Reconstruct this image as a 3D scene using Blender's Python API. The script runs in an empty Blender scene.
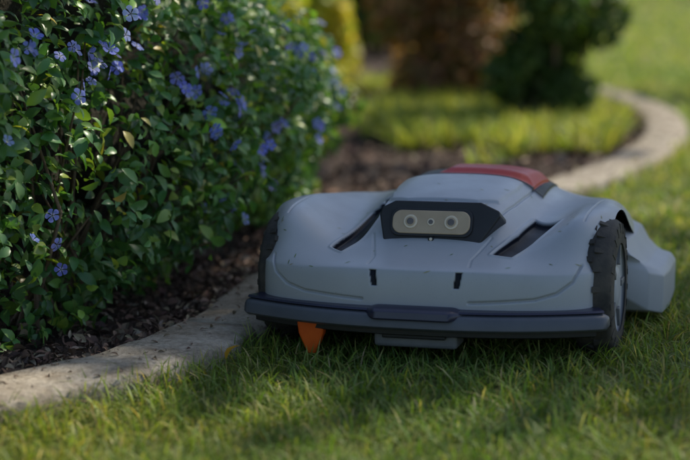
import bpy, math, random
import numpy as np
from mathutils import Vector, Matrix
rng = np.random.default_rng(7); random.seed(7)
scene = bpy.context.scene
COL = scene.collection

# ------------------------------------------------------------------ helpers
def link(o): COL.objects.link(o); return o
def mesh_np(name, V, F, mats, col=None, smooth=True, midx=None, parent=None):
    V=np.asarray(V,dtype=np.float32); F=np.asarray(F,dtype=np.int32)
    me=bpy.data.meshes.new(name)
    n=F.shape[1]
    me.vertices.add(len(V)); me.vertices.foreach_set('co',V.ravel())
    me.loops.add(F.size); me.loops.foreach_set('vertex_index',F.ravel())
    me.polygons.add(len(F)); me.polygons.foreach_set('loop_start',np.arange(0,F.size,n,dtype=np.int32))
    me.polygons.foreach_set('use_smooth',np.full(len(F),smooth,dtype=bool))
    if not isinstance(mats,(list,tuple)): mats=[mats]
    for m in mats: me.materials.append(m)
    if midx is not None: me.polygons.foreach_set('material_index',np.asarray(midx,dtype=np.int32))
    if col is not None:
        a=me.color_attributes.new('Col','FLOAT_COLOR','POINT')
        c=np.ones((len(V),4),dtype=np.float32); c[:,:3]=col
        a.data.foreach_set('color',c.ravel())
    me.update(calc_edges=True); me.validate()
    o=link(bpy.data.objects.new(name,me))
    if parent: o.parent=parent
    return o
def py_mesh(name,V,F,mat,smooth=False,parent=None,bevel=0,segs=2):
    me=bpy.data.meshes.new(name); me.from_pydata([tuple(v) for v in V],[],F)
    me.materials.append(mat)
    for p in me.polygons: p.use_smooth=smooth
    me.update()
    o=link(bpy.data.objects.new(name,me))
    if parent: o.parent=parent
    if bevel:
        b=o.modifiers.new('b','BEVEL'); b.width=bevel; b.segments=segs; b.limit_method='ANGLE'; b.angle_limit=math.radians(25)
    return o
def empty(name,loc=(0,0,0)):
    e=link(bpy.data.objects.new(name,None)); e.location=loc; return e

class NT:
    def __init__(s,name):
        s.m=bpy.data.materials.new(name); s.m.use_nodes=True
        s.t=s.m.node_tree; s.t.nodes.clear()
        s.out=s.n('ShaderNodeOutputMaterial')
    def n(s,t,**k):
        nd=s.t.nodes.new(t)
        for a,b in k.items():
            if a in nd.inputs.keys(): nd.inputs[a].default_value=b
            else: setattr(nd,a,b)
        return nd
    def l(s,a,b): s.t.links.new(a,b)
def mult(T,a,b,fac=1.0):
    m=T.n('ShaderNodeMix'); m.data_type='RGBA'; m.blend_type='MULTIPLY'; m.inputs[0].default_value=fac
    T.l(a,m.inputs[6])
    if isinstance(b,tuple): m.inputs[7].default_value=(*b,1)
    else: T.l(b,m.inputs[7])
    return m.outputs[2]
def noise(T,scale,detail=4,rough=.6,vec=None):
    n=T.n('ShaderNodeTexNoise'); n.inputs['Scale'].default_value=scale; n.inputs['Detail'].default_value=detail; n.inputs['Roughness'].default_value=rough
    if vec is not None: T.l(vec,n.inputs['Vector'])
    return n
def ramp(T,fac,stops):
    r=T.n('ShaderNodeValToRGB'); e=r.color_ramp.elements
    while len(e)<len(stops): e.new(.5)
    for i,(p,c) in enumerate(stops):
        e[i].position=p; e[i].color=(*c,1)
    T.l(fac,r.inputs['Fac']); return r
def bump(T,h,strength=.3,dist=.01):
    b=T.n('ShaderNodeBump'); b.inputs['Strength'].default_value=strength; b.inputs['Distance'].default_value=dist
    T.l(h,b.inputs['Height']); return b
def geo_pos(T): return T.n('ShaderNodeNewGeometry').outputs['Position']
def objc(T): return T.n('ShaderNodeTexCoord').outputs['Object']

def simple_mat(name,c1,c2,scale=30,rough=.5,metal=0,bstr=.1,bdist=.001,bscale=None,spec=.5):
    T=NT(name); v=objc(T)
    n=noise(T,scale,5,.6,v); r=ramp(T,n.outputs['Fac'],[(.35,c1),(.65,c2)])
    p=T.n('ShaderNodeBsdfPrincipled'); p.inputs['Roughness'].default_value=rough; p.inputs['Metallic'].default_value=metal
    p.inputs['Specular IOR Level'].default_value=spec
    T.l(r.outputs['Color'],p.inputs['Base Color'])
    n2=noise(T,bscale or scale*6,4,.6,v); b=bump(T,n2.outputs['Fac'],bstr,bdist); T.l(b.outputs['Normal'],p.inputs['Normal'])
    T.l(p.outputs[0],T.out.inputs['Surface']); return T.m

def leaf_mat(name,rough=.45,trans=.3,tint=(1.25,1.2,.5),spec=.5):
    T=NT(name)
    a=T.n('ShaderNodeAttribute',attribute_name='Col')
    p=T.n('ShaderNodeBsdfPrincipled'); p.inputs['Roughness'].default_value=rough; p.inputs['Specular IOR Level'].default_value=spec
    T.l(a.outputs['Color'],p.inputs['Base Color'])
    if trans<=0:
        T.l(p.outputs[0],T.out.inputs['Surface']); return T.m
    t=T.n('ShaderNodeBsdfTranslucent'); T.l(mult(T,a.outputs['Color'],tint),t.inputs['Color'])
    m=T.n('ShaderNodeMixShader'); m.inputs[0].default_value=trans
    T.l(p.outputs[0],m.inputs[1]); T.l(t.outputs[0],m.inputs[2]); T.l(m.outputs[0],T.out.inputs['Surface'])
    return T.m

def unit(a): return a/np.maximum(np.linalg.norm(a,axis=-1,keepdims=True),1e-9)

def leaves(P,N,L,W,fold=.25,axis=None,curl=.15):
    n=len(P); N=unit(N)
    if axis is None: axis=rng.normal(size=(n,3))
    A=axis-(axis*N).sum(1,keepdims=True)*N; A=unit(A); S=np.cross(N,A)
    ts=np.array([0,.22,.5,.8,1.]); ws=np.array([.12,.82,1,.6,.03])
    V=np.zeros((n,15,3))
    for i,(t,w) in enumerate(zip(ts,ws)):
        c=P+A*(L*(t-.5))[:,None]-N*(L*curl*(2*t-1)**2)[:,None]
        V[:,i*3+0]=c-S*(W*.5*w)[:,None]+N*(W*fold*w*.5)[:,None]
        V[:,i*3+1]=c
        V[:,i*3+2]=c+S*(W*.5*w)[:,None]+N*(W*fold*w*.5)[:,None]
    q=[]
    for i in range(4):
        for k in range(2):
            q.append([i*3+k,i*3+k+1,i*3+k+4,i*3+k+3])
    F=(np.array(q)[None]+ (np.arange(n)*15)[:,None,None]).reshape(-1,4)
    return V.reshape(-1,3),F

def palette(n,cols,w,var=.15):
    cols=np.array(cols); w=np.array(w)/sum(w)
    i=rng.choice(len(cols),n,p=w); c=cols[i]*(1+rng.normal(0,var,(n,1)))
    return np.clip(c*(1+rng.normal(0,.05,(n,3))),.002,1)

def tube(pts,rad,segs=8):
    pts=[Vector(p) for p in pts]; V=[];F=[]
    for i,p in enumerate(pts):
        d=(pts[min(i+1,len(pts)-1)]-pts[max(i-1,0)]).normalized()
        a=d.orthogonal().normalized() if i==0 else (pa-d*pa.dot(d)).normalized()
        pa=a; b=d.cross(a)
        for k in range(segs):
            t=2*math.pi*k/segs; V.append(tuple(p+(a*math.cos(t)+b*math.sin(t))*rad[i]))
    for i in range(len(pts)-1):
        for k in range(segs):
            F.append([i*segs+k,i*segs+(k+1)%segs,(i+1)*segs+(k+1)%segs,(i+1)*segs+k])
    return V,F
def merge(parts):
    V=[];F=[];o=0
    for v,f in parts:
        V.append(np.asarray(v,float)); F.append(np.asarray(f,int)+o); o+=len(v)
    return np.concatenate(V),np.concatenate(F)

def catmull(P,n):
    P=np.array(P,float); P=np.vstack([2*P[0]-P[1],P,2*P[-1]-P[-2]]); out=[]
    for i in range(1,len(P)-2):
        for t in np.linspace(0,1,n,endpoint=False):
            out.append(.5*((2*P[i])+(-P[i-1]+P[i+1])*t+(2*P[i-1]-5*P[i]+4*P[i+1]-P[i+2])*t*t+(-P[i-1]+3*P[i]-3*P[i+1]+P[i+2])*t**3))
    out.append(P[-2]); return np.array(out)

def vnoise(x,y,s,seed=0):
    x=np.asarray(x)*s+seed*13.7; y=np.asarray(y)*s+seed*7.1
    xi=np.floor(x);yi=np.floor(y);fx=x-xi;fy=y-yi;fx=fx*fx*(3-2*fx);fy=fy*fy*(3-2*fy)
    def h(a,b):
        v=np.sin(a*127.1+b*311.7+seed*17.3)*43758.5453; return v-np.floor(v)
    return (h(xi,yi)*(1-fx)+h(xi+1,yi)*fx)*(1-fy)+(h(xi,yi+1)*(1-fx)+h(xi+1,yi+1)*fx)*fy

# ------------------------------------------------------------------ camera
cam=bpy.data.cameras.new('camera'); co=link(bpy.data.objects.new('camera',cam)); scene.camera=co
cam.lens=85; cam.sensor_width=36; cam.clip_end=600; cam.clip_start=.05
co.matrix_world=Matrix.Translation((0,0,.52))@Matrix.Rotation(math.radians(90-9.24),4,'X')@Matrix.Rotation(math.radians(-.9),4,'Z')
cam.dof.use_dof=True; cam.dof.focus_distance=2.17; cam.dof.aperture_fstop=2.8

# ------------------------------------------------------------------ light
S=Vector((.50,.42,.76)).normalized()
sun=bpy.data.lights.new('sun','SUN'); sun.energy=5.0; sun.angle=math.radians(.53); sun.color=(1,.91,.74)
so=link(bpy.data.objects.new('sun',sun)); so.rotation_euler=S.to_track_quat('Z','Y').to_euler(); so.location=(5,5,8)
w=bpy.data.worlds.new('World'); scene.world=w; w.use_nodes=True
nt=w.node_tree; bg=nt.nodes['Background']; sky=nt.nodes.new('ShaderNodeTexSky'); sky.sky_type='NISHITA'; sky.sun_disc=False
sky.sun_elevation=math.asin(S.z); sky.sun_rotation=math.atan2(S.x,S.y)
nt.links.new(sky.outputs[0],bg.inputs[0]); bg.inputs[1].default_value=.15
scene.view_settings.view_transform='Standard'; scene.view_settings.look='None'; scene.view_settings.exposure=0

# ------------------------------------------------------------------ ground
T=NT('lawn_soil'); g=geo_pos(T)
n1=noise(T,1.3,5,.6,g); n2=noise(T,60,4,.7,g)
r1=ramp(T,n1.outputs['Fac'],[(.35,(.12,.16,.028)),(.65,(.22,.23,.055))])
r2=ramp(T,n2.outputs['Fac'],[(.3,(.45,.4,.35)),(.7,(1.0,1.0,1.0))])
p=T.n('ShaderNodeBsdfPrincipled',Roughness=.9); T.l(mult(T,r1.outputs[0],r2.outputs[0]),p.inputs['Base Color'])
b=bump(T,n2.outputs['Fac'],.6,.02); T.l(b.outputs['Normal'],p.inputs['Normal']); T.l(p.outputs[0],T.out.inputs[0])
M_soil=T.m
py_mesh('ground',[(-200,-200,0),(200,-200,0),(200,200,0),(-200,200,0)],[[0,1,2,3]],M_soil)

curb_pts=[(-2.2,.6),(-1.2,1.22),(-.70,1.61),(-.402,1.90),(-.275,2.03),(-.165,2.27),(-.085,2.60),(.07,2.98),(.33,3.38),(.485,3.63),(.62,3.86),(.81,4.30),(.95,4.78),(1.03,5.28),(1.045,5.74),(1.01,6.2),(.93,6.7),(.86,7.4),(.88,8.5),(1.15,10.5),(1.8,13.5)]
cp=catmull(curb_pts,24)
def curb_x(y): return np.interp(y,cp[:,1],cp[:,0])

# planting bed
T=NT('bark_mulch'); g=geo_pos(T)
n2=noise(T,45,6,.75,g)
r1=ramp(T,n2.outputs['Fac'],[(.3,(.022,.013,.009)),(.55,(.085,.052,.037)),(.75,(.19,.13,.09))])
p=T.n('ShaderNodeBsdfPrincipled',Roughness=.95); T.l(r1.outputs[0],p.inputs['Base Color'])
b=bump(T,n2.outputs['Fac'],1,.02); T.l(b.outputs['Normal'],p.inputs['Normal']); T.l(p.outputs[0],T.out.inputs[0])
M_mulch=T.m
V=[];F=[]
for i,(x,y) in enumerate(cp):
    V+= [(x,y,.006),(-9,y,.006)]
    if i: F.append([2*i-2,2*i,2*i+1,2*i-1])
py_mesh('planting_bed',V,F,M_mulch)

# mulch chips
n=24000
y=rng.uniform(1.2,7.5,n); y=np.where(rng.random(n)<.6,rng.uniform(1.4,3.4,n),y)
x=curb_x(y)-.05-rng.random(n)**1.3*(1.0+.25*y)*.9
P=np.stack([x,y,rng.uniform(.006,.026,n)],1)
N=rng.normal(size=(n,3))*.5+[0,0,1]
sc=rng.uniform(.35,1.6,n)*np.where(y>3.5,1.8,1)
L=.015*sc; W=.007*sc*rng.uniform(.5,1.6,n)
V,F=leaves(P,N,L,W,fold=.5,curl=.1)
C=palette(n,np.array([(.17,.10,.07),(.09,.052,.037),(.28,.20,.145),(.38,.30,.21)])*.85,[4,4,2.2,1.1],.28)
M_chip=leaf_mat('chip_mat',.85,.0)
mesh_np('mulch_chips',V,F,M_chip,np.repeat(C,15,0),smooth=False)

# ------------------------------------------------------------------ curb
T=NT('concrete'); g=geo_pos(T)
n1=noise(T,5,5,.65,g); n2=noise(T,140,5,.7,g); n3=noise(T,22,4,.7,g)
r1=ramp(T,n1.outputs['Fac'],[(.3,(.34,.29,.23)),(.7,(.52,.455,.37))])
r2=ramp(T,n3.outputs['Fac'],[(.32,(.50,.45,.38)),(.56,(1,1,1))])
r3=ramp(T,n2.outputs['Fac'],[(.35,(.62,.62,.60)),(.6,(1.0,1.0,1.0))])
p=T.n('ShaderNodeBsdfPrincipled',Roughness=.9); T.l(mult(T,mult(T,r1.outputs[0],r2.outputs[0],.9),r3.outputs[0]),p.inputs['Base Color'])
b=bump(T,n2.outputs['Fac'],.8,.003); b2=bump(T,n3.outputs['Fac'],.6,.012); T.l(b.outputs['Normal'],b2.inputs['Normal']); T.l(b2.outputs['Normal'],p.inputs['Normal']); T.l(p.outputs[0],T.out.inputs[0])
M_conc=T.m
seg=np.r_[0,np.cumsum(np.linalg.norm(np.diff(cp,axis=0),axis=1))]
tot=seg[-1]
CW=.063
prof=[(-1,-.02),(-1,.016),(-.96,.024),(-.84,.029),(-.4,.031),(.4,.031),(.84,.029),(.96,.024),(1,.016),(1,-.02)]
parts=[]; s0=0.13; SL=1.25
while s0<tot-.05:
    NS=70
    s1=min(s0+SL-.003,tot); ss=np.linspace(s0,s1,NS)
    X=np.interp(ss,seg,cp[:,0]);Y=np.interp(ss,seg,cp[:,1])
    d=np.stack([np.gradient(X),np.gradient(Y)],1); d=unit(d); nrm=np.stack([d[:,1],-d[:,0]],1)
    V=[];F=[]
    for i in range(NS):
        e=1-.03*(1 if i in(0,NS-1) else 0)
        for k,(o,z) in enumerate(prof):
            jx=.0018*math.sin(ss[i]*61+k*2)+.007*(vnoise(ss[i]*9,k,2,3)-.5)
            V.append((X[i]+nrm[i,0]*(o*CW*e+jx),Y[i]+nrm[i,1]*(o*CW*e+jx),z*(e if z>0 else 1)+.005*(vnoise(ss[i],k*.3,14,5)-.5)))
        if i:
            m=len(prof)
            for k in range(m-1): F.append([(i-1)*m+k,(i-1)*m+k+1,i*m+k+1,i*m+k])
    m=len(prof)
    for i in (0,NS-1):
        for k in range(m//2-1):
            q=[i*m+k,i*m+k+1,i*m+m-2-k,i*m+m-1-k]; F.append(q if i else q[::-1])
    parts.append((V,F)); s0+=SL
V,F=merge(parts)
mesh_np('concrete_lawn_edging',V,F,M_conc,smooth=True)
n=1700
s_=rng.uniform(.5,tot*.5,n); o_=-CW+rng.random(n)**2.6*CW*1.9
X=np.interp(s_,seg,cp[:,0]);Y=np.interp(s_,seg,cp[:,1]);X2=np.interp(s_+.01,seg,cp[:,0]);Y2=np.interp(s_+.01,seg,cp[:,1])
d=unit(np.stack([X2-X,Y2-Y],1))
P=np.stack([X+d[:,1]*o_,Y-d[:,0]*o_,np.full(n,.0325)],1)
sc=rng.uniform(.2,1.0,n)**1.5
V,F=leaves(P,rng.normal(size=(n,3))*.3+[0,0,1],.013*sc,.006*sc,.5)
mesh_np('soil_crumbs',V,F,M_chip,np.repeat(palette(n,[(.14,.09,.06),(.26,.19,.12)],[2,1],.25),15,0),smooth=False)

# ------------------------------------------------------------------ grass
def blades(P,H,W,bend,C):
    n=len(P); az=rng.uniform(0,2*np.pi,n); D=np.stack([np.cos(az),np.sin(az),0*az],1)
    az2=az+rng.normal(1.57,.6,n); Sd=np.stack([np.cos(az2),np.sin(az2),0*az],1)
    V=np.zeros((n,8,3)); tw=[.8,1,.7,.06]
    Cc=np.zeros((n,8,3))
    for i,t in enumerate([0,.38,.72,1]):
        c=P+D*(H*bend*t**1.8)[:,None]; c[:,2]+=H*t*(1-.35*np.minimum(bend,1.5)*t)
        V[:,2*i]=c-Sd*(W*.5*tw[i])[:,None]; V[:,2*i+1]=c+Sd*(W*.5*tw[i])[:,None]
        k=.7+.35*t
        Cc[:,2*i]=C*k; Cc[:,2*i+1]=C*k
    q=np.array([[0,1,3,2],[2,3,5,4],[4,5,7,6]])
    F=(q[None]+(np.arange(n)*8)[:,None,None]).reshape(-1,4)
    return V.reshape(-1,3),F,Cc.reshape(-1,3)
M_grass=leaf_mat('grass_blade_mat',.5,.46,(1.25,1.25,.55),.4)
GC=np.array([(.080,.125,.022),(.115,.165,.028),(.16,.190,.040),(.22,.21,.065),(.32,.26,.12)])*1.85
allV=[];allF=[];allC=[];off=0
bands=[(1.1,2.75,26000,-1.0,1.35,.0022,.031,.9),(2.75,4.6,9000,-.4,2.2,.0036,.032,1),(4.6,8.5,2200,.3,4.0,.007,.034,1),(8.5,15,480,.5,7.5,.014,.038,1),(15,32,90,-2,14,.03,.045,1)]
for bi,(y0,y1,dens,x0,x1,wd,ht,bd) in enumerate(bands):
    n=int((y1-y0)*(x1-x0)*dens)
    x=rng.uniform(x0,x1,n);y=rng.uniform(y0,y1,n)
    ed=curb_x(y)+CW*(1+.35*np.clip(2.9-y,0,1.2))
    k=x>ed-rng.random(n)*.012-.022*(vnoise(x,y,14,41)>.55)*rng.random(n)
    k|=(y>13)
    cl=vnoise(x,y,22,1)*.6+vnoise(x,y,7,2)*.4
    k&=(rng.random(n)<.45+cl*.9)
    x=x[k];y=y[k];cl=cl[k];near=np.clip(1-(x-ed[k])/.04,0,1)*(y<4.6);n=len(x)
    H=ht*rng.uniform(.4,1.3,n)*(.65+.7*cl)*(1+.45*near); Wd=wd*rng.uniform(.6,1.3,n)
    pn=vnoise(x,y,2.2,4)*.65+vnoise(x,y,6,44)*.35
    C=palette(n,GC*np.interp(bi,[0,1,2,4],[1.0,1.12,1.35,1.5]),[4,4,3,1.4,.8],.17)  # farther bands coloured lighter, standing in for stronger sun on the lawn
    C=C*(.75+.55*pn[:,None])*np.stack([1+.45*(pn-.5),1+0*pn,1-.2*(pn-.5)],1)
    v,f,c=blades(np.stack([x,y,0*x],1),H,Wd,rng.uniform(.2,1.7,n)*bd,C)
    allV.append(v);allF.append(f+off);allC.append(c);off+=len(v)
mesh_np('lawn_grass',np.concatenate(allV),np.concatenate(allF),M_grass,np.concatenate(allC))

# ------------------------------------------------------------------ flowering hedge
hb=catmull([(-1.42,.9),(-.88,1.5),(-.555,1.92),(-.405,2.2),(-.285,2.52),(-.18,2.85),(-.11,3.2),(-.09,3.6),(-.20,3.95),(-.5,4.25),(-1.0,4.35),(-1.7,4.3)],20)
hs=np.r_[0,np.cumsum(np.linalg.norm(np.diff(hb,axis=0),axis=1))]; hT=hs[-1]
pr=catmull([(-.05,.03),(.0,.10),(.055,.24),(.075,.38),(.03,.54),(-.10,.66),(-.33,.74),(-.7,.76),(-1.1,.74)],10)
ps=np.r_[0,np.cumsum(np.linalg.norm(np.diff(pr,axis=0),axis=1))]; pT=ps[-1]
def hedge(s,q,depth):
    X=np.interp(s,hs,hb[:,0]);Y=np.interp(s,hs,hb[:,1])
    e=.02; dx=np.interp(s+e,hs,hb[:,0])-np.interp(s-e,hs,hb[:,0]); dy=np.interp(s+e,hs,hb[:,1])-np.interp(s-e,hs,hb[:,1])
    L=np.hypot(dx,dy)+1e-9; nx=dy/L; ny=-dx/L
    o=np.interp(q,ps,pr[:,0]);z=np.interp(q,ps,pr[:,1])
    do=np.interp(q+e,ps,pr[:,0])-np.interp(q-e,ps,pr[:,0]);dz=np.interp(q+e,ps,pr[:,1])-np.interp(q-e,ps,pr[:,1])
    l2=np.hypot(do,dz)+1e-9; no=dz/l2; nz=-do/l2
    lump=(vnoise(s,q,5,11)-.5)*.16+(vnoise(s,q,13,12)-.5)*.08
    dd=depth-lump
    hf=np.interp(Y,[2.5,3.3],[1,.60])
    o2=o-no*dd; z2=(z-nz*dd)*hf
    return np.stack([X+nx*o2,Y+ny*o2,np.maximum(z2,.02)],1), np.stack([nx*no,ny*no,nz],1)
M_leaf=leaf_mat('hedge_leaf_mat',.36,.32,(1.3,1.3,.35),.5)
HP=empty('flowering_hedge')
n=64000
s=rng.uniform(0,hT,n); q=rng.random(n)**1.2*pT
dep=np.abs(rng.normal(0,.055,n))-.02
P,N0=hedge(s,q,dep)
tw=rng.normal(size=(n,3))
N=unit(N0*.75+np.array([0,0,.65])+tw*.6)
ax=rng.normal(size=(n,3))+N0*.6+np.array([0,0,-.2])
L=rng.uniform(.014,.034,n); W=L*rng.uniform(.42,.62,n)
C=palette(n,np.array([(.042,.105,.034),(.062,.140,.040),(.10,.19,.042),(.17,.24,.045),(.28,.24,.06)])*1.5,[5,5,2.8,1.5,.2],.22)
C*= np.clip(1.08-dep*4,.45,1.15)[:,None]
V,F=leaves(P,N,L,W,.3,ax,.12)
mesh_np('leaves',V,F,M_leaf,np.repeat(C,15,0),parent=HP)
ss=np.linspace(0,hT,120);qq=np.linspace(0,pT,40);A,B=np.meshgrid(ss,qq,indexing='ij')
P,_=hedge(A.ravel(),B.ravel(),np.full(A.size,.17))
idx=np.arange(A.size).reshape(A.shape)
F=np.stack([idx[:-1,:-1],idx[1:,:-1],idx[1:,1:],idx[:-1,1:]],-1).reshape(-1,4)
M_core=simple_mat('dark_core_mat',(.012,.014,.007),(.04,.034,.02),25,.95,0,.8,.02)
mesh_np('dark_core',P,F,M_core,parent=HP)  # solid sheet coloured dark to stand in for shade inside the hedge
parts=[]
for i in range(230):
    s_=rng.uniform(.2,hT-.3)
    p0,nn=hedge(np.array([s_]),np.array([.0]),np.array([rng.uniform(.0,.16)])); p1,_=hedge(np.array([s_+rng.normal(0,.08)]),np.array([rng.uniform(.12,.45)]),np.array([rng.uniform(.0,.08)]))
    a=p0[0].copy();a[2]=0;b_=p1[0]; m=(a+b_)/2+rng.normal(0,.02,3)
    parts.append(tube([a,m,b_],[.004,.003,.0015],5))
V,F=merge(parts)
M_bark=simple_mat('stem_bark_mat',(.09,.062,.04),(.22,.155,.10),40,.85,0,.6,.004)
mesh_np('stems',V,F,M_bark,parent=HP)
def flower_mesh(P,N,R):
    n=len(P);Vs=[];Fs=[];Cs=[]
    N=unit(N); A=unit(np.cross(N,rng.normal(size=(n,3)))); B=np.cross(N,A)
    ang0=rng.uniform(0,6.28,n); col=palette(n,[(.21,.25,.72),(.27,.31,.78),(.38,.43,.82)],[4,3,1.8],.1)
    cup=rng.uniform(-.15,.5,n)
    o=0
    for k in range(5):
        a=ang0+k*2*math.pi/5
        def pt(r,da,h): return P+(A*np.cos(a+da)[:,None]+B*np.sin(a+da)[:,None])*(R*r)[:,None]+N*(R*(h+cup*r*r))[:,None]
        pts=[pt(.06,0,-.15),pt(.5,-.46,.02),pt(.5,0,-.02),pt(.5,.46,.06),pt(.88,-.52,-.02),pt(.93,0,-.03),pt(.86,.50,-.02),pt(1.0,-.26,-.06),pt(1.06,.03,-.04),pt(1.0,.28,-.08)]
        v=np.stack(pts,1).reshape(-1,3)
        q=np.array([[0,1,2,3],[1,4,5,2],[2,5,6,3],[4,7,8,5],[5,8,9,6]])
        f=(q[None]+(np.arange(n)*10)[:,None,None]).reshape(-1,4)+o
        Vs.append(v);Fs.append(f);o+=len(v)
        c=np.repeat(col,10,0).reshape(n,10,3).copy(); c[:,0]=(.6,.6,.75); c[:,2]*=.8; c[:,5]*=.9
        Cs.append(c.reshape(-1,3))
    return np.concatenate(Vs),np.concatenate(Fs),np.concatenate(Cs)
fl=[(2.30,.40,5),(2.5,.337,5),(2.53,.318,4),(2.65,.227,4),(2.78,.247,3),(2.68,.125,3),(2.2,.159,1),(2.18,.185,2),(3.3,.277,6),(3.2,.333,4),(2.07,.309,1),(2.21,.41,4),(2.1,.33,1),(2.26,.40,4),(2.36,.39,3),(2.44,.355,4),(2.47,.308,3),(2.52,.435,4),(2.3,.445,3),(2.73,.21,3),(2.19,.125,1),(3.0,.22,3),(2.85,.36,4),(2.95,.31,3),(2.7,.41,3),(2.6,.38,3),(2.12,.44,2),(2.04,.40,2),(3.5,.24,3),(2.9,.16,2),(2.55,.2,1),(2.42,.45,3)]
Ps=[];Ns=[]
for (yy,zz,c) in fl:
    for _ in range(c):
        k=np.argmin(np.abs(hb[:150,1]-(yy+rng.normal(0,.032)))); hf=np.interp(yy,[2.5,3.3],[1,.6]); q_=np.interp((zz+rng.normal(0,.017))/hf,pr[:,1],ps)
        p_,n_=hedge(np.array([hs[k]]),np.array([q_]),np.array([-.015-rng.random()*.03])); Ps.append(p_[0]);Ns.append(n_[0])
for _ in range(70):
    p_,n_=hedge(np.array([rng.uniform(.1,hT)]),np.array([rng.uniform(.5,1)*pT]),np.array([-.03])); Ps.append(p_[0]);Ns.append(n_[0])
Ps=np.array(Ps);Ns=unit(np.array(Ns)+rng.normal(0,.6,(len(Ps),3))+[.0,-.2,.3])
V,F,C=flower_mesh(Ps,Ns,rng.uniform(.008,.0125,len(Ps)))
M_fl=leaf_mat('petal_mat',.6,.3,(1,1,1.1),.2)
mesh_np('blue_flowers',V,F,M_fl,C,parent=HP)

# ------------------------------------------------------------------ generic bush
M_bushleaf=leaf_mat('bush_leaf_mat',.5,.45,(1.3,1.3,.45),.35)
def bush(name,c,r,h,nl,ls,cols,wts,trunk=.05,z0=.05,lumps=9,flare=1.0,stems=5):
    E=empty(name)
    c=np.array(c,float)
    LC=[];LR=[]
    for i in range(lumps):
        a=rng.uniform(0,6.28);rr=rng.uniform(.15,.75)*r; z=z0+(i+.5)/lumps*(h-z0)*.95
        fl_=1+(flare-1)*(z/h)
        LC.append([c[0]+rr*math.cos(a)*fl_,c[1]+rr*math.sin(a)*fl_,z]);LR.append(rng.uniform(.38,.6)*r*fl_)
    LC=np.array(LC);LR=np.array(LR)
    i=rng.integers(0,lumps,nl); d=unit(rng.normal(size=(nl,3))); rad=LR[i]*rng.random(nl)**.35
    P=LC[i]+d*rad[:,None]*np.array([1,1,1.0]); P[:,2]=np.maximum(P[:,2],z0*rng.random(nl)+.02)
    N=unit(d+rng.normal(0,.6,(nl,3))+[0,0,.5]); L=ls*rng.uniform(.6,1.4,nl)
    C=palette(nl,cols,wts,.2)*(.7+.5*vnoise(P[:,0]*3,P[:,2]*3+P[:,1],2,5))[:,None]
    V,F=leaves(P,N,L,L*.55,.3)
    mesh_np('leaves',V,F,M_bushleaf,np.repeat(C,15,0),parent=E)
    parts=[]
    for k in range(stems):
        j=k%lumps; a=np.array([c[0]+rng.normal(0,r*.2),c[1]+rng.normal(0,r*.2),0]); b_=LC[j]
        m=a*.45+b_*.55+rng.normal(0,r*.06,3); parts.append(tube([a,m,b_],[trunk,trunk*.7,trunk*.3],7))
    V,F=merge(parts); mesh_np('branches',V,F,M_bark,parent=E)
    return E
G1=[(.07,.13,.03),(.12,.19,.04),(.20,.24,.05)]
Yl=[(.34,.40,.055),(.58,.54,.08),(.72,.62,.12)]
Br=[(.36,.20,.12),(.46,.27,.16),(.22,.20,.07)]
bush('green_shrub',(.66,5.3,0),.19,.85,8000,.035,G1,[5,3,1],.012,.03,16,flare=1.5,stems=9)
bush('brown_shrub',(.36,6.0,0),.30,.75,6000,.04,Br,[4,3,3],.010,.03,16,flare=1.3,stems=16)
bush('brown_shrub',(.50,7.4,0),.28,.6,3500,.045,Br,[4,4,2],.012,.03,12,flare=1.2,stems=10)
bush('yellow_green_shrub',(-.06,6.4,0),.26,.75,6000,.05,Yl,[3,3,2],.010,.03,12,stems=5)
bush('yellow_green_shrub',(-.30,5.5,0),.30,.75,6000,.05,Yl,[3,3,2],.010,.03,12,stems=5)
bush('yellow_green_shrub',(-1.05,6.0,0),.5,.95,7000,.05,Yl,[4,3,1],.02,.05,12)
bush('yellow_green_shrub',(-1.7,8.2,0),.8,1.4,6000,.06,Yl,[5,2,1],.02,.05,12)
bush('green_shrub',(-2.6,6.0,0),.9,1.6,6000,.06,G1,[5,3,1],.02,.05,12)
bush('green_shrub',(.20,9.5,0),.5,1.2,5000,.06,G1+Yl[:1],[5,3,1,2],.02,.05,12)
bush('green_shrub',(-.6,11,0),1.2,2.0,6000,.08,G1+Yl[:1],[5,3,1,3],.02,.05,14)

# low ground cover in the bed
n=26000
y=rng.uniform(4.1,6.9,n); x=curb_x(y)-.12-rng.random(n)*1.0
cl=vnoise(x,y,4,21)
k=(x>.12+.25*(vnoise(x,y,3,22)-.5))&(cl>.25)&((y>4.5)|(x>curb_x(y)-.42))
x=x[k];y=y[k];cl=cl[k];n=len(x)
C=palette(n,np.array([(.10,.14,.028),(.17,.19,.038),(.28,.26,.07)])*2.1,[3,4,2],.2)
v,f,c=blades(np.stack([x,y,0*x],1),.10*rng.uniform(.5,1.3,n)*(.5+cl*.8),.007*rng.uniform(.6,1.4,n),rng.uniform(.2,1.3,n),C)
mesh_np('ornamental_grass_clump',v,f,M_grass,c)

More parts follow.
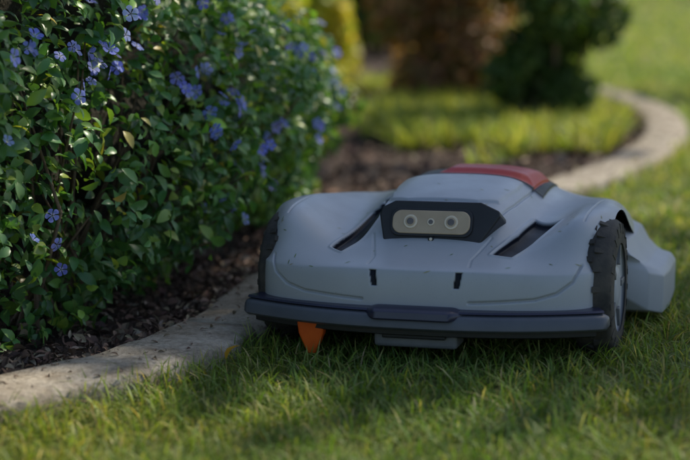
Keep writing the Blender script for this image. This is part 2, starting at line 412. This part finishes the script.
# far trees / hedge at garden end
def tree(name,c,h,cr,nl,ls,cols,wts,tr,z0):
    E=empty(name); c=np.array(c,float)
    LC=[];LR=[]
    for i in range(18):
        a=rng.uniform(0,6.28); rr=cr*math.sqrt(rng.random())*.8; z=rng.uniform(z0,h)
        LC.append([c[0]+rr*math.cos(a),c[1]+rr*math.sin(a),z]);LR.append(rng.uniform(.25,.42)*cr)
    LC=np.array(LC);LR=np.array(LR)
    i=rng.integers(0,18,nl); d=unit(rng.normal(size=(nl,3)))
    P=LC[i]+d*(LR[i]*rng.random(nl)**.4)[:,None]
    C=palette(nl,cols,wts,.2); V,F=leaves(P,unit(d+rng.normal(0,.6,(nl,3))+[0,0,.5]),ls*rng.uniform(.6,1.4,nl),ls*.55*rng.uniform(.6,1.4,nl),.3)
    mesh_np('crown',V,F,M_bushleaf,np.repeat(C,15,0),parent=E)
    parts=[tube([c,c+[.05,.02,z0*.5],c+[0,.05,z0]],[tr*1.25,tr,tr*.8],12)]
    for k in range(8):
        b_=LC[k]; a=c+np.array([0,.05,z0*rng.uniform(.7,1)]); m=a*.5+b_*.5+rng.normal(0,.15,3)
        parts.append(tube([a,m,b_],[tr*.5,tr*.3,tr*.1],12))
    V,F=merge(parts); mesh_np('trunk',V,F,M_bark,parent=E)
for (x,y,h,cr,tr) in [(3.0,19.5,5,1.5,.16),(10.5,27,8,3,.25),(-3,22,8,3,.22),(-9,19,8,3,.25),(15,24,8,3,.22)]:
    tree('tree',(x,y,0),h,cr,4000,.22,G1,[5,3,1],tr,2.4)
n=16000
x=rng.uniform(-26,30,n); y=32+rng.normal(0,.8,n)+.5*np.sin(x*.6); z=rng.uniform(0,3.4,n)*(.8+.3*vnoise(x,0*x,.7,3))
V,F=leaves(np.stack([x,y,z],1),rng.normal(size=(n,3))+[0,-.8,.5],np.full(n,.34)*rng.uniform(.6,1.3,n),np.full(n,.2),.3)
C=palette(n,G1,[4,3,1],.2); mesh_np('boundary_hedge',V,F,M_bushleaf,np.repeat(C,15,0))

# ------------------------------------------------------------------ unseen tree added for shade, crown shaped to dapple the lawn
lit=[(-.42,1.88,.15,.09),(-.18,2.22,.05,.06),(.78,2.75,.34,.20),(1.0,3.2,.45,.24),(.62,3.75,.22,.28),(.95,4.6,.2,.3),(.1,1.66,.7,.11),(-.4,1.62,.3,.07),(.85,2.35,.20,.12),(.05,3.6,.3,.25),(.35,4.6,.4,.5),(1.5,3.9,.6,.3),(-.45,2.9,.16,.25),(.8,1.85,.25,.10),(-.62,2.35,.12,.2),(-.25,3.2,.16,.25),(-.05,3.0,.08,.1),(-.35,2.55,.05,.08),(.5,2.62,.05,.05),(-.1,1.9,.12,.05)]  # ground patches kept sunny by leaving gaps in the crown
n=8000
x=rng.uniform(-2.2,3.0,n);y=rng.uniform(.6,7.4,n)
keep=(rng.random(n)<.30+.6*(vnoise(x,y,2.2,31)-.35))
for (a,b_,ra,rb) in lit:
    dd=np.hypot((x-a)/(ra+.05),(y-b_)/(rb+.05)); keep&=(dd>1)|(rng.random(n)<.06)
keep&=~((y>4.2)&(x<1.05))
keep&=~((y>5.0)&(vnoise(x,y,1.6,33)>.50))
x=x[keep];y=y[keep]
xe=rng.normal(.2,.25,850);ye=rng.normal(2.31,.19,850); x=np.r_[x,xe];y=np.r_[y,ye];n=len(x)  # extra leaves added to keep the mower in shade
z=rng.uniform(3.6,5.6,n)+.6*vnoise(x,y,1,9)
P=np.stack([x+S.x/S.z*z,y+S.y/S.z*z,z],1)
TE=empty('unseen_shade_tree')
V,F=leaves(P,rng.normal(0,.35,(n,3))+np.array(S),rng.uniform(.10,.17,n),rng.uniform(.06,.1,n),.2)
C=palette(n,G1,[4,3,1],.2); mesh_np('crown',V,F,M_bushleaf,np.repeat(C,15,0),parent=TE)
tb=np.array([5.6,4.6,0]); parts=[tube([tb,tb+[-.1,.1,1.5],tb+[-.3,.2,3.2]],[.2,.16,.13],12)]
for k in range(16):
    j=rng.integers(0,n); a=tb+np.array([-.3,.2,3.1]); m=a*.5+P[j]*.5+[0,0,.1]; parts.append(tube([a,m,P[j]],[.08,.045,.012],12))
V,F=merge(parts); mesh_np('trunk',V,F,M_bark,parent=TE)

# ------------------------------------------------------------------ ROBOTIC MOWER
MW=empty('robotic_lawn_mower',(.088,2.07,-.003)); MW.rotation_euler=(0,0,-math.radians(17))
def bsp_eval(C,n):
    C=np.concatenate([C[:1],C[:1],C,C[-1:],C[-1:]],0); m=len(C)-3
    t=np.linspace(0,m-1e-6,n); i=t.astype(int); f=(t-i)[:,None,None]
    B=[(1-f)**3/6,(3*f**3-6*f**2+4)/6,(-3*f**3+3*f**2+3*f+1)/6,f**3/6]
    return sum(B[k]*C[i+k] for k in range(4))
X0=[0,.06,.10,.128,.165,.196,.216,.226,.229]
Y0=[0,.001,.004,.008,.016,.027,.040,.056,.072]
rows=[]
def row(y,z,x=X0,yo=Y0,k=1): rows.append([(x[j],y+yo[j]*k,z[j] if hasattr(z,'__len__') else z) for j in range(9)])
row(.000,.072); row(.000,.078); row(.000,.100); row(.003,.124); row(.006,.133); row(.008,.1355)
row(.045,[.144,.144,.144,.145,.152,.166,.160,.132,.085],k=.8)
row(.070,[.155,.154,.153,.151,.170,.194,.192,.165,.115],k=.5)
Xw=[0,.062,.092,.12,.16,.19,.214,.228,.238]
row(.095,[.170,.168,.160,.150,.178,.206,.206,.190,.165],x=Xw,k=.35)
row(.125,[.198,.196,.182,.154,.180,.209,.211,.204,.190],x=Xw,k=.2)
row(.160,[.211,.209,.198,.160,.182,.210,.213,.210,.204],x=Xw,k=.1)
row(.210,[.220,.218,.207,.170,.186,.210,.213,.210,.204],x=Xw,k=0)
row(.260,[.226,.224,.213,.180,.188,.207,.209,.202,.192],x=Xw,k=0)
row(.310,[.229,.227,.216,.188,.189,.202,.200,.188,.160],x=Xw,k=0)
row(.380,[.227,.225,.215,.192,.188,.194,.188,.168,.130],x=Xw,k=0)
row(.450,[.214,.212,.204,.188,.182,.182,.170,.143,.100],x=Xw,k=0)
row(.510,[.190,.188,.180,.170,.165,.160,.140,.110,.080],k=0)
row(.550,[.150,.148,.142,.135,.130,.120,.100,.085,.070],k=-.5)
row(.560,.07,k=-.5)
Cg=np.array(rows)
fz=np.interp(np.abs(Cg[:,:,0]),[0,.10,.16,.25],[.93,.93,.87,.87])
Cg[:,:,2]=np.where(Cg[:,:,2]>.085,.085+(Cg[:,:,2]-.085)*fz,Cg[:,:,2])
Cm=Cg[:,:0:-1].copy(); Cm[:,:,0]*=-1; Cg=np.concatenate([Cm,Cg],1)
NU,NV=640,620
G=bsp_eval(Cg,NV); G=bsp_eval(G.transpose(1,0,2),NU).transpose(1,0,2)
du=np.gradient(G,axis=1);dv=np.gradient(G,axis=0); Nn=unit(np.cross(du,dv)); 
x,y,z=G[...,0],G[...,1],G[...,2]
def ss_(a,b,v): t=np.clip((v-a)/(b-a),0,1); return t*t*(3-2*t)
def poly_sd(px,py,poly):
    poly=np.array(poly,float); d=np.full(px.shape,1e9); inside=np.zeros(px.shape,bool)
    for i in range(len(poly)):
        a=poly[i];b=poly[(i+1)%len(poly)]; e=b-a; wx=px-a[0];wy=py-a[1]
        t=np.clip((wx*e[0]+wy*e[1])/(e@e),0,1); d=np.minimum(d,np.hypot(wx-t*e[0],wy-t*e[1]))
        c=((a[1]>py)!=(b[1]>py))&(px<(b[0]-a[0])*(py-a[1])/(b[1]-a[1]+1e-12)+a[0]); inside^=c
    return np.where(inside,-d,d)
def line_d(px,py,pl):
    d=np.full(px.shape,1e9); pl=np.array(pl,float)
    for a,b in zip(pl[:-1],pl[1:]):
        e=b-a; wx=px-a[0];wy=py-a[1]; t=np.clip((wx*e[0]+wy*e[1])/(e@e),0,1); d=np.minimum(d,np.hypot(wx-t*e[0],wy-t*e[1]))
    return d
disp=np.zeros(x.shape); dark=np.zeros(x.shape); red=np.zeros(x.shape)
for pl in ([(-.132,.070),(-.116,.060),(-.104,.083),(-.084,.130),(-.082,.200),(-.110,.195),(-.126,.110)],[(.090,.062),(.116,.060),(.136,.100),(.160,.180),(.122,.205),(.112,.130)]):
    sd=poly_sd(x,y,pl); disp-=.006*ss_(.0008,-.0035,sd); dark=np.maximum(dark,ss_(.0002,-.0006,sd))
    disp+=.0016*np.exp(-((sd-.003)/.002)**2)
for sg in(-1,1):
    sd=poly_sd(x,z,[(sg*.0535,.130),(sg*.0625,.130),(sg*.0590,.109),(sg*.0510,.109)])+np.where(y>.12,1,0)
    disp-=.003*ss_(.0006,-.001,sd); dark=np.maximum(dark,ss_(.0002,-.0005,sd))
    d=line_d(x,z,[(sg*.072,.091),(sg*.10,.0925),(sg*.155,.0965),(sg*.182,.104),(sg*.201,.118),(sg*.209,.136)])+np.where(y>.09,1,0)
    disp-=.0038*np.exp(-(d/.0016)**2)
    d=line_d(x,y,[(sg*.082,.100),(sg*.076,.080),(sg*.066,.045),(sg*.068,.022)]); disp-=.0013*np.exp(-(d/.0014)**2)
    d=line_d(x,y,[(sg*.086,.15),(sg*.094,.20),(sg*.10,.28),(sg*.10,.44),(sg*.07,.50),(0,.51)]); disp-=.003*np.exp(-(d/.0013)**2)
    d=line_d(x,y,[(sg*.205,.105),(sg*.207,.2),(sg*.204,.3)]); disp-=.002*np.exp(-(d/.0013)**2)
sd=poly_sd(x,y,[(-.078,.172),(-.05,.158),(.05,.158),(.078,.172),(.088,.25),(.088,.30),(-.088,.30),(-.088,.25)])
disp+=.0035*ss_(.001,-.005,sd)
sd=poly_sd(x,y,[(-.070,.300),(.115,.300),(.11,.46),(-.065,.46)]); disp+=.003*ss_(.001,-.002,sd); dark=np.maximum(dark,ss_(.0003,-.0005,sd))
sd=poly_sd(x,y,[(-.040,.312),(-.020,.304),(.080,.304),(.100,.312),(.103,.44),(-.043,.44)]); disp+=.007*ss_(.001,-.020,sd); red=ss_(.0003,-.0005,sd)
G2=G+Nn*disp[...,None]*(1 if Nn[NV//2,NU//2,2]>0 else -1)
base=np.array([.40,.415,.445]); dk=np.array([.008,.010,.018]); rd=np.array([.52,.026,.02])
C=base[None,None]*(1-dark[...,None])+dk*dark[...,None]; C=C*(1-red[...,None])+rd*red[...,None]
idx=np.arange(NU*NV).reshape(NV,NU)
F=np.stack([idx[:-1,:-1],idx[:-1,1:],idx[1:,1:],idx[1:,:-1]],-1).reshape(-1,4)
T=NT('mower_shell_plastic')
a=T.n('ShaderNodeAttribute',attribute_name='Col'); v=objc(T)
n1=noise(T,9,5,.6,v); r=ramp(T,n1.outputs['Fac'],[(.3,(.90,.90,.885)),(.7,(1,1,1))])
n4=noise(T,420,3,.7,v); r4=ramp(T,n4.outputs['Fac'],[(.27,(.62,.60,.52)),(.34,(1,1,1))])
p=T.n('ShaderNodeBsdfPrincipled',Roughness=.42); T.l(mult(T,mult(T,a.outputs['Color'],r.outputs[0]),r4.outputs[0]),p.inputs['Base Color'])
n2=noise(T,1500,2,.5,v); b=bump(T,n2.outputs['Fac'],.18,.0004); T.l(b.outputs['Normal'],p.inputs['Normal'])
n3=noise(T,25,4,.6,v); r3=ramp(T,n3.outputs['Fac'],[(.3,(.30,.30,.30)),(.7,(.46,.46,.46))]); T.l(r3.outputs[0],p.inputs['Roughness'])
bw=T.n('ShaderNodeRGBToBW'); T.l(a.outputs['Color'],bw.inputs[0]); r5=ramp(T,bw.outputs[0],[(.02,(.12,.12,.12)),(.1,(.5,.5,.5))]); T.l(r5.outputs[0],p.inputs['Specular IOR Level'])
T.l(p.outputs[0],T.out.inputs[0]); M_shell=T.m
mesh_np('shell',G2.reshape(-1,3),F,M_shell,C.reshape(-1,3),parent=MW)
# clippings lying on the shell
sgn=(1 if Nn[NV//2,NU//2,2]>0 else -1)
ii=rng.integers(60,NV-200,70); jj=rng.integers(60,NU-60,70)
Pc=G2[ii,jj]+Nn[ii,jj]*sgn*.0006; kk=(Nn[ii,jj,2]*sgn>.45)&(dark[ii,jj]<.5)&(red[ii,jj]<.5); Pc=Pc[kk]; Nc=(Nn[ii,jj]*sgn)[kk]; m_=len(Pc)
V,F=leaves(Pc,Nc,rng.uniform(.004,.011,m_),np.full(m_,.0011),.1,curl=.02)
mesh_np('grass_clippings',V,F,M_grass,np.repeat(palette(m_,[(.16,.24,.05),(.34,.30,.14)],[2,1],.2),15,0),parent=MW)

M_grey=simple_mat('pod_grey_plastic',(.35,.365,.40),(.385,.40,.435),12,.45,0,.1,.0004,1200)
M_bump=simple_mat('bumper_plastic',(.068,.074,.092),(.092,.098,.118),12,.45,0,.12,.0005,1200)
M_navy=simple_mat('bumper_trim_plastic',(.018,.018,.042),(.028,.028,.056),14,.30,0,.1,.0004,900)
M_black=simple_mat('chassis_plastic',(.010,.010,.012),(.018,.018,.02),20,.5,0,.2,.0006,900)
M_mid=simple_mat('under_grey_plastic',(.11,.115,.125),(.16,.165,.175),20,.55,0,.2,.0006,900)
M_rub=simple_mat('tyre_rubber',(.024,.023,.022),(.07,.06,.048),35,.8,0,.5,.001,300)
M_or=simple_mat('orange_plastic',(.62,.085,.008),(.74,.12,.012),20,.45)
M_bronze=simple_mat('bezel_bronze',(.42,.31,.20),(.50,.38,.25),20,.36,.1,.1,.0003,900)
M_ring=simple_mat('lens_ring_mat',(.66,.55,.41),(.74,.63,.48),20,.35,.0,.1,.0003,900)
M_glass=simple_mat('lens_glass_mat',(.10,.08,.06),(.13,.10,.08),20,.08,0,.0,.0001,spec=.9)

def sweep(path,prof,name,mat,parent,scale=None,smooth=True):
    path=np.array(path);n=len(path);m=len(prof);V=[];F=[]
    d=unit(np.gradient(path,axis=0)); 
    for i in range(n):
        nx,ny=d[i,1],-d[i,0]
        s_=1 if scale is None else scale[i]
        zc=np.mean([q[1] for q in prof])
        for (o,z_) in prof: V.append((path[i,0]+nx*o*s_,path[i,1]+ny*o*s_,zc+(z_-zc)*s_))
        if i:
            for k in range(m): F.append([(i-1)*m+k,(i-1)*m+(k+1)%m,i*m+(k+1)%m,i*m+k])
    o=py_mesh(name,V,F+[list(range(m))[::-1],[ (n-1)*m+k for k in range(m)]],mat,smooth,parent)
    md=o.modifiers.new('es','EDGE_SPLIT'); md.split_angle=math.radians(40)
    return o
HW=.241
def by(a): return .054*(abs(a)/HW)**2.4
xs=np.linspace(-HW,HW,81); bp=[(a,by(a)) for a in xs]
sc=[min(1,.55+.45*math.sqrt(max(0,min(1,(HW-abs(a))/.010)))) for a in xs]
sweep(bp,[(-.012,.0560),(.018,.0560),(.024,.0578),(.027,.061),(.025,.073),(.022,.0765),(.016,.0785),(-.012,.0785)],'bumper',M_bump,MW,sc)
xs2=np.linspace(-.233,.233,61); sweep([(a,by(a)) for a in xs2],[(-.012,.0790),(.017,.0790),(.0195,.0805),(.017,.0828),(-.012,.0828)],'bumper_trim',M_navy,MW)
xs3=np.linspace(-.068,.072,40); sc3=[.35+.65*ss_(0,.022,.0701-abs(a-.002)) for a in xs3]
sweep([(a,-.002) for a in xs3],[(.0,.0715),(.0275,.0715),(.0288,.0735),(.027,.0815),(.022,.0850),(.0,.0858)],'bumper_centre_pad',M_navy,MW,sc3)
xs4=np.linspace(-.222,.222,41); sweep([(a,by(a)+.01) for a in xs4],[(-.01,.047),(.018,.047),(.022,.049),(.022,.0557),(-.01,.0557)],'bumper_lip',M_black,MW)

def rbox(name,c,s,mat,bev=.004,parent=MW,rot=(0,0,0),taper=None):
    hx,hy,hz=[a/2 for a in s]; V=[]
    for zz in(-1,1):
        t=1 if (taper is None or zz<0) else taper
        for (a,b_) in((-1,-1),(1,-1),(1,1),(-1,1)): V.append((a*hx*t,b_*hy*t,zz*hz))
    o=py_mesh(name,V,[[3,2,1,0],[4,5,6,7],[0,1,5,4],[1,2,6,5],[2,3,7,6],[3,0,4,7]],mat,False,parent,bev,3)
    o.location=c;o.rotation_euler=rot; return o
rbox('chassis',(0,.29,.080),(.36,.50,.06),M_black,.012)
rbox('cutting_deck',(0,.30,.042),(.26,.30,.026),M_black,.01)
rbox('front_skid',(.0,.025,.040),(.112,.045,.024),M_mid,.005)
rbox('front_skid_cap',(.0,-.002,.047),(.085,.008,.010),M_black,.002)
rbox('front_guard',(-.10,.06,.042),(.10,.02,.012),M_black,.003)
rbox('front_guard_2',(.12,.06,.042),(.08,.02,.012),M_black,.003)
V=[(-.020,-.006,.018),(.020,-.006,.018),(.020,.012,.018),(-.020,.012,.018),(-.018,-.004,-.002),(.016,-.004,-.002),(.016,.012,-.002),(-.018,.012,-.002),(-.007,-.001,-.030),(.004,-.001,-.030),(.004,.008,-.030),(-.007,.008,-.030)]
F=[[0,1,2,3]]
for k in (0,4):
    for a_ in range(4): F.append([k+4+a_,k+4+(a_+1)%4,k+(a_+1)%4,k+a_])
F.append([11,10,9,8])
o=py_mesh('orange_height_peg',V,F,M_or,False,MW,.003,3); o.location=(-.142,.006,.042)

def extr(name,poly,depth,mat,bev=.002,parent=None,loc=(0,0,0),rot=(0,0,0)):
    n=len(poly);V=[(a,0,b_) for a,b_ in poly]+[(a,depth,b_) for a,b_ in poly]
    F=[list(range(n)),list(range(n,2*n))[::-1]]+[[i,i+n,(i+1)%n+n,(i+1)%n] for i in range(n)]
    o=py_mesh(name,V,F,mat,False,parent,bev,3); o.location=loc;o.rotation_euler=rot; return o
CH=empty('camera_module'); CH.parent=MW; CH.location=(.002,.086,.157); CH.rotation_euler=(math.radians(-22),0,0)
extr('housing',[(-.066,-.004),(.066,-.004),(.092,.036),(.090,.043),(.064,.0545),(-.054,.0545),(-.072,.045),(-.075,.034)],.06,M_black,.0025,CH)
def rrect(w_,h_,r_,n_=8):
    P_=[]
    for cx_,cz_,a0 in((w_/2-r_,h_/2-r_,0),(-w_/2+r_,h_/2-r_,90),(-w_/2+r_,-h_/2+r_,180),(w_/2-r_,-h_/2+r_,270)):
        for k in range(n_+1):
            a=math.radians(a0+90*k/n_); P_.append((cx_+r_*math.cos(a),cz_+r_*math.sin(a)))
    return P_
extr('bezel_rim',rrect(.113,.038,.012),.006,M_black,.001,CH,(-.001,-.0035,.0240))
extr('bezel',rrect(.107,.032,.0125),.006,M_bronze,.0015,CH,(-.001,-.0055,.0240))
def disc(name,r,d,mat,x_,z_,y_):
    P_=[(r*math.cos(2*math.pi*k/40),r*math.sin(2*math.pi*k/40)) for k in range(40)]
    return extr(name,P_,d,mat,min(.0008,d*.3),CH,(x_,y_,z_))
for i,(x_,r_) in enumerate(((-.029,.0095),(.027,.0095))):
    disc('lens_ring_%d'%i,r_,.003,M_ring,x_,.0240,-.0072); disc('lens_barrel_%d'%i,r_*.72,.003,M_bronze,x_,.0240,-.0079); disc('lens_%d'%i,r_*.5,.003,M_glass,x_,.0240,-.0086)
disc('lamp_ring',.0050,.002,M_ring,-.001,.0240,-.0066); disc('lamp',.0032,.002,M_glass,-.001,.0240,-.0072)
disc('button',.004,.003,M_black,0,.001,-.003); disc('button_lens',.0022,.003,M_ring,0,.001,-.0038)

def wheel(name,c,r,wd,side):
    W_=empty(name); W_.parent=MW; W_.location=c
    pr_=[(-.5,.62),(-.5,.80),(-.46,.90),(-.34,.945),(0,.955),(.34,.945),(.46,.90),(.5,.80),(.5,.62)]
    V=[];F=[];n_=64;m=len(pr_)
    for i in range(n_):
        a=2*math.pi*i/n_
        for (o_,q_) in pr_: V.append((o_*wd,q_*r*math.cos(a),q_*r*math.sin(a)))
        for k in range(m-1): F.append([i*m+k,i*m+k+1,((i+1)%n_)*m+k+1,((i+1)%n_)*m+k])
    py_mesh('tyre',V,F,M_rub,True,W_)
    parts=[]; nl=22
    for i in range(nl):
        for sd_ in(-1,1):
            a=2*math.pi*(i+(.5 if sd_>0 else 0))/nl
            v=[]
            for rr in(.93,1.0):
                for (o_,da) in((.02,-.055),(.02,.045),(.52,.02),(.52,-.09)):
                    if rr==1.0: o_=o_*.94; da=da*.8
                    aa=a+da; q_=rr*r-(.010 if (o_>.4 and rr==1.0) else (.016 if o_>.4 else 0))
                    v.append((sd_*o_*wd,q_*math.cos(aa),q_*math.sin(aa)))
            f=[[4,5,6,7],[0,1,5,4],[1,2,6,5],[2,3,7,6],[3,0,4,7],[0,3,2,1]]
            parts.append((v,f))
    V,F=merge(parts); mesh_np('tread',V,F,M_rub,smooth=False,parent=W_)
    V=[];F=[];pr2=[(.47,.76),(.50,.74),(.47,.68),(.40,.62),(.38,.30),(.44,.26),(.45,.14),(.45,0.001)]
    m=len(pr2)
    for i in range(n_):
        a=2*math.pi*i/n_
        for (o_,q_) in pr2: V.append((side*o_*wd,q_*r*math.cos(a),q_*r*math.sin(a)))
        for k in range(m-1): F.append([i*m+k,i*m+k+1,((i+1)%n_)*m+k+1,((i+1)%n_)*m+k])
    py_mesh('rim',V,F,M_grey,True,W_)
    for k in range(5):
        a=2*math.pi*k/5
        rbox('spoke_%d'%k,(side*.42*wd,.46*r*math.cos(a),.46*r*math.sin(a)),(wd*.10,r*.28,r*.09),M_mid,.001,W_,(a,0,0))
wheel('front_wheel_a',(-.216,.145,.093),.095,.044,-1)
wheel('front_wheel_b',(.222,.145,.092),.096,.050,1)
wheel('rear_wheel_a',(-.205,.43,.073),.075,.040,-1)
wheel('rear_wheel_b',(.205,.43,.073),.075,.040,1)
rbox('front_axle',(0,.15,.097),(.42,.03,.03),M_black,.006)
rbox('rear_axle',(0,.43,.073),(.40,.03,.03),M_black,.006)
for sg in(-1,1):
    secs=[(.255,.110,.06,.222,.232),(.275,.098,.034,.232,.270),(.30,.090,.026,.236,.288),(.36,.088,.024,.238,.291),(.46,.086,.026,.236,.289),(.52,.078,.045,.230,.272)]
    V=[];F=[]
    for (yy,zt,zb,xi,xo) in secs:
        V+=[(sg*(xi-.03),yy,zb),(sg*xo,yy,zb),(sg*(xo+.001),yy,zt-.010),(sg*(xo-.006),yy,zt),(sg*(xi+.026),yy,zt+.006),(sg*(xi+.014),yy,zt+.018),(sg*(xi+.002),yy,zt+.040),(sg*(xi-.03),yy,zt+.056)]
    m=8
    for i in range(len(secs)-1):
        for k in range(m-1):
            q_=[i*m+k,i*m+k+1,(i+1)*m+k+1,(i+1)*m+k]; F.append(q_ if sg>0 else q_[::-1])
    F.append(list(range(m))[::-1] if sg>0 else list(range(m))); e=(len(secs)-1)*m; F.append([e+k for k in range(m)])
    o=py_mesh('rear_side_pod',V,F,M_grey,True,MW,.003,3)
    md=o.modifiers.new('es','EDGE_SPLIT'); md.split_angle=math.radians(35)

pts=[(-.150,2.06,.030),(-.465,1.98,.03)]
P=np.array(pts); n=len(P)
V,F=leaves(P,rng.normal(0,.3,(n,3))+[0,-.2,1],np.full(n,.028),np.full(n,.014),.4)
C=palette(n,[(.55,.32,.03),(.35,.16,.04)],[1,1],.1)
mesh_np('fallen_leaves',V,F,M_bushleaf,np.repeat(C,15,0))
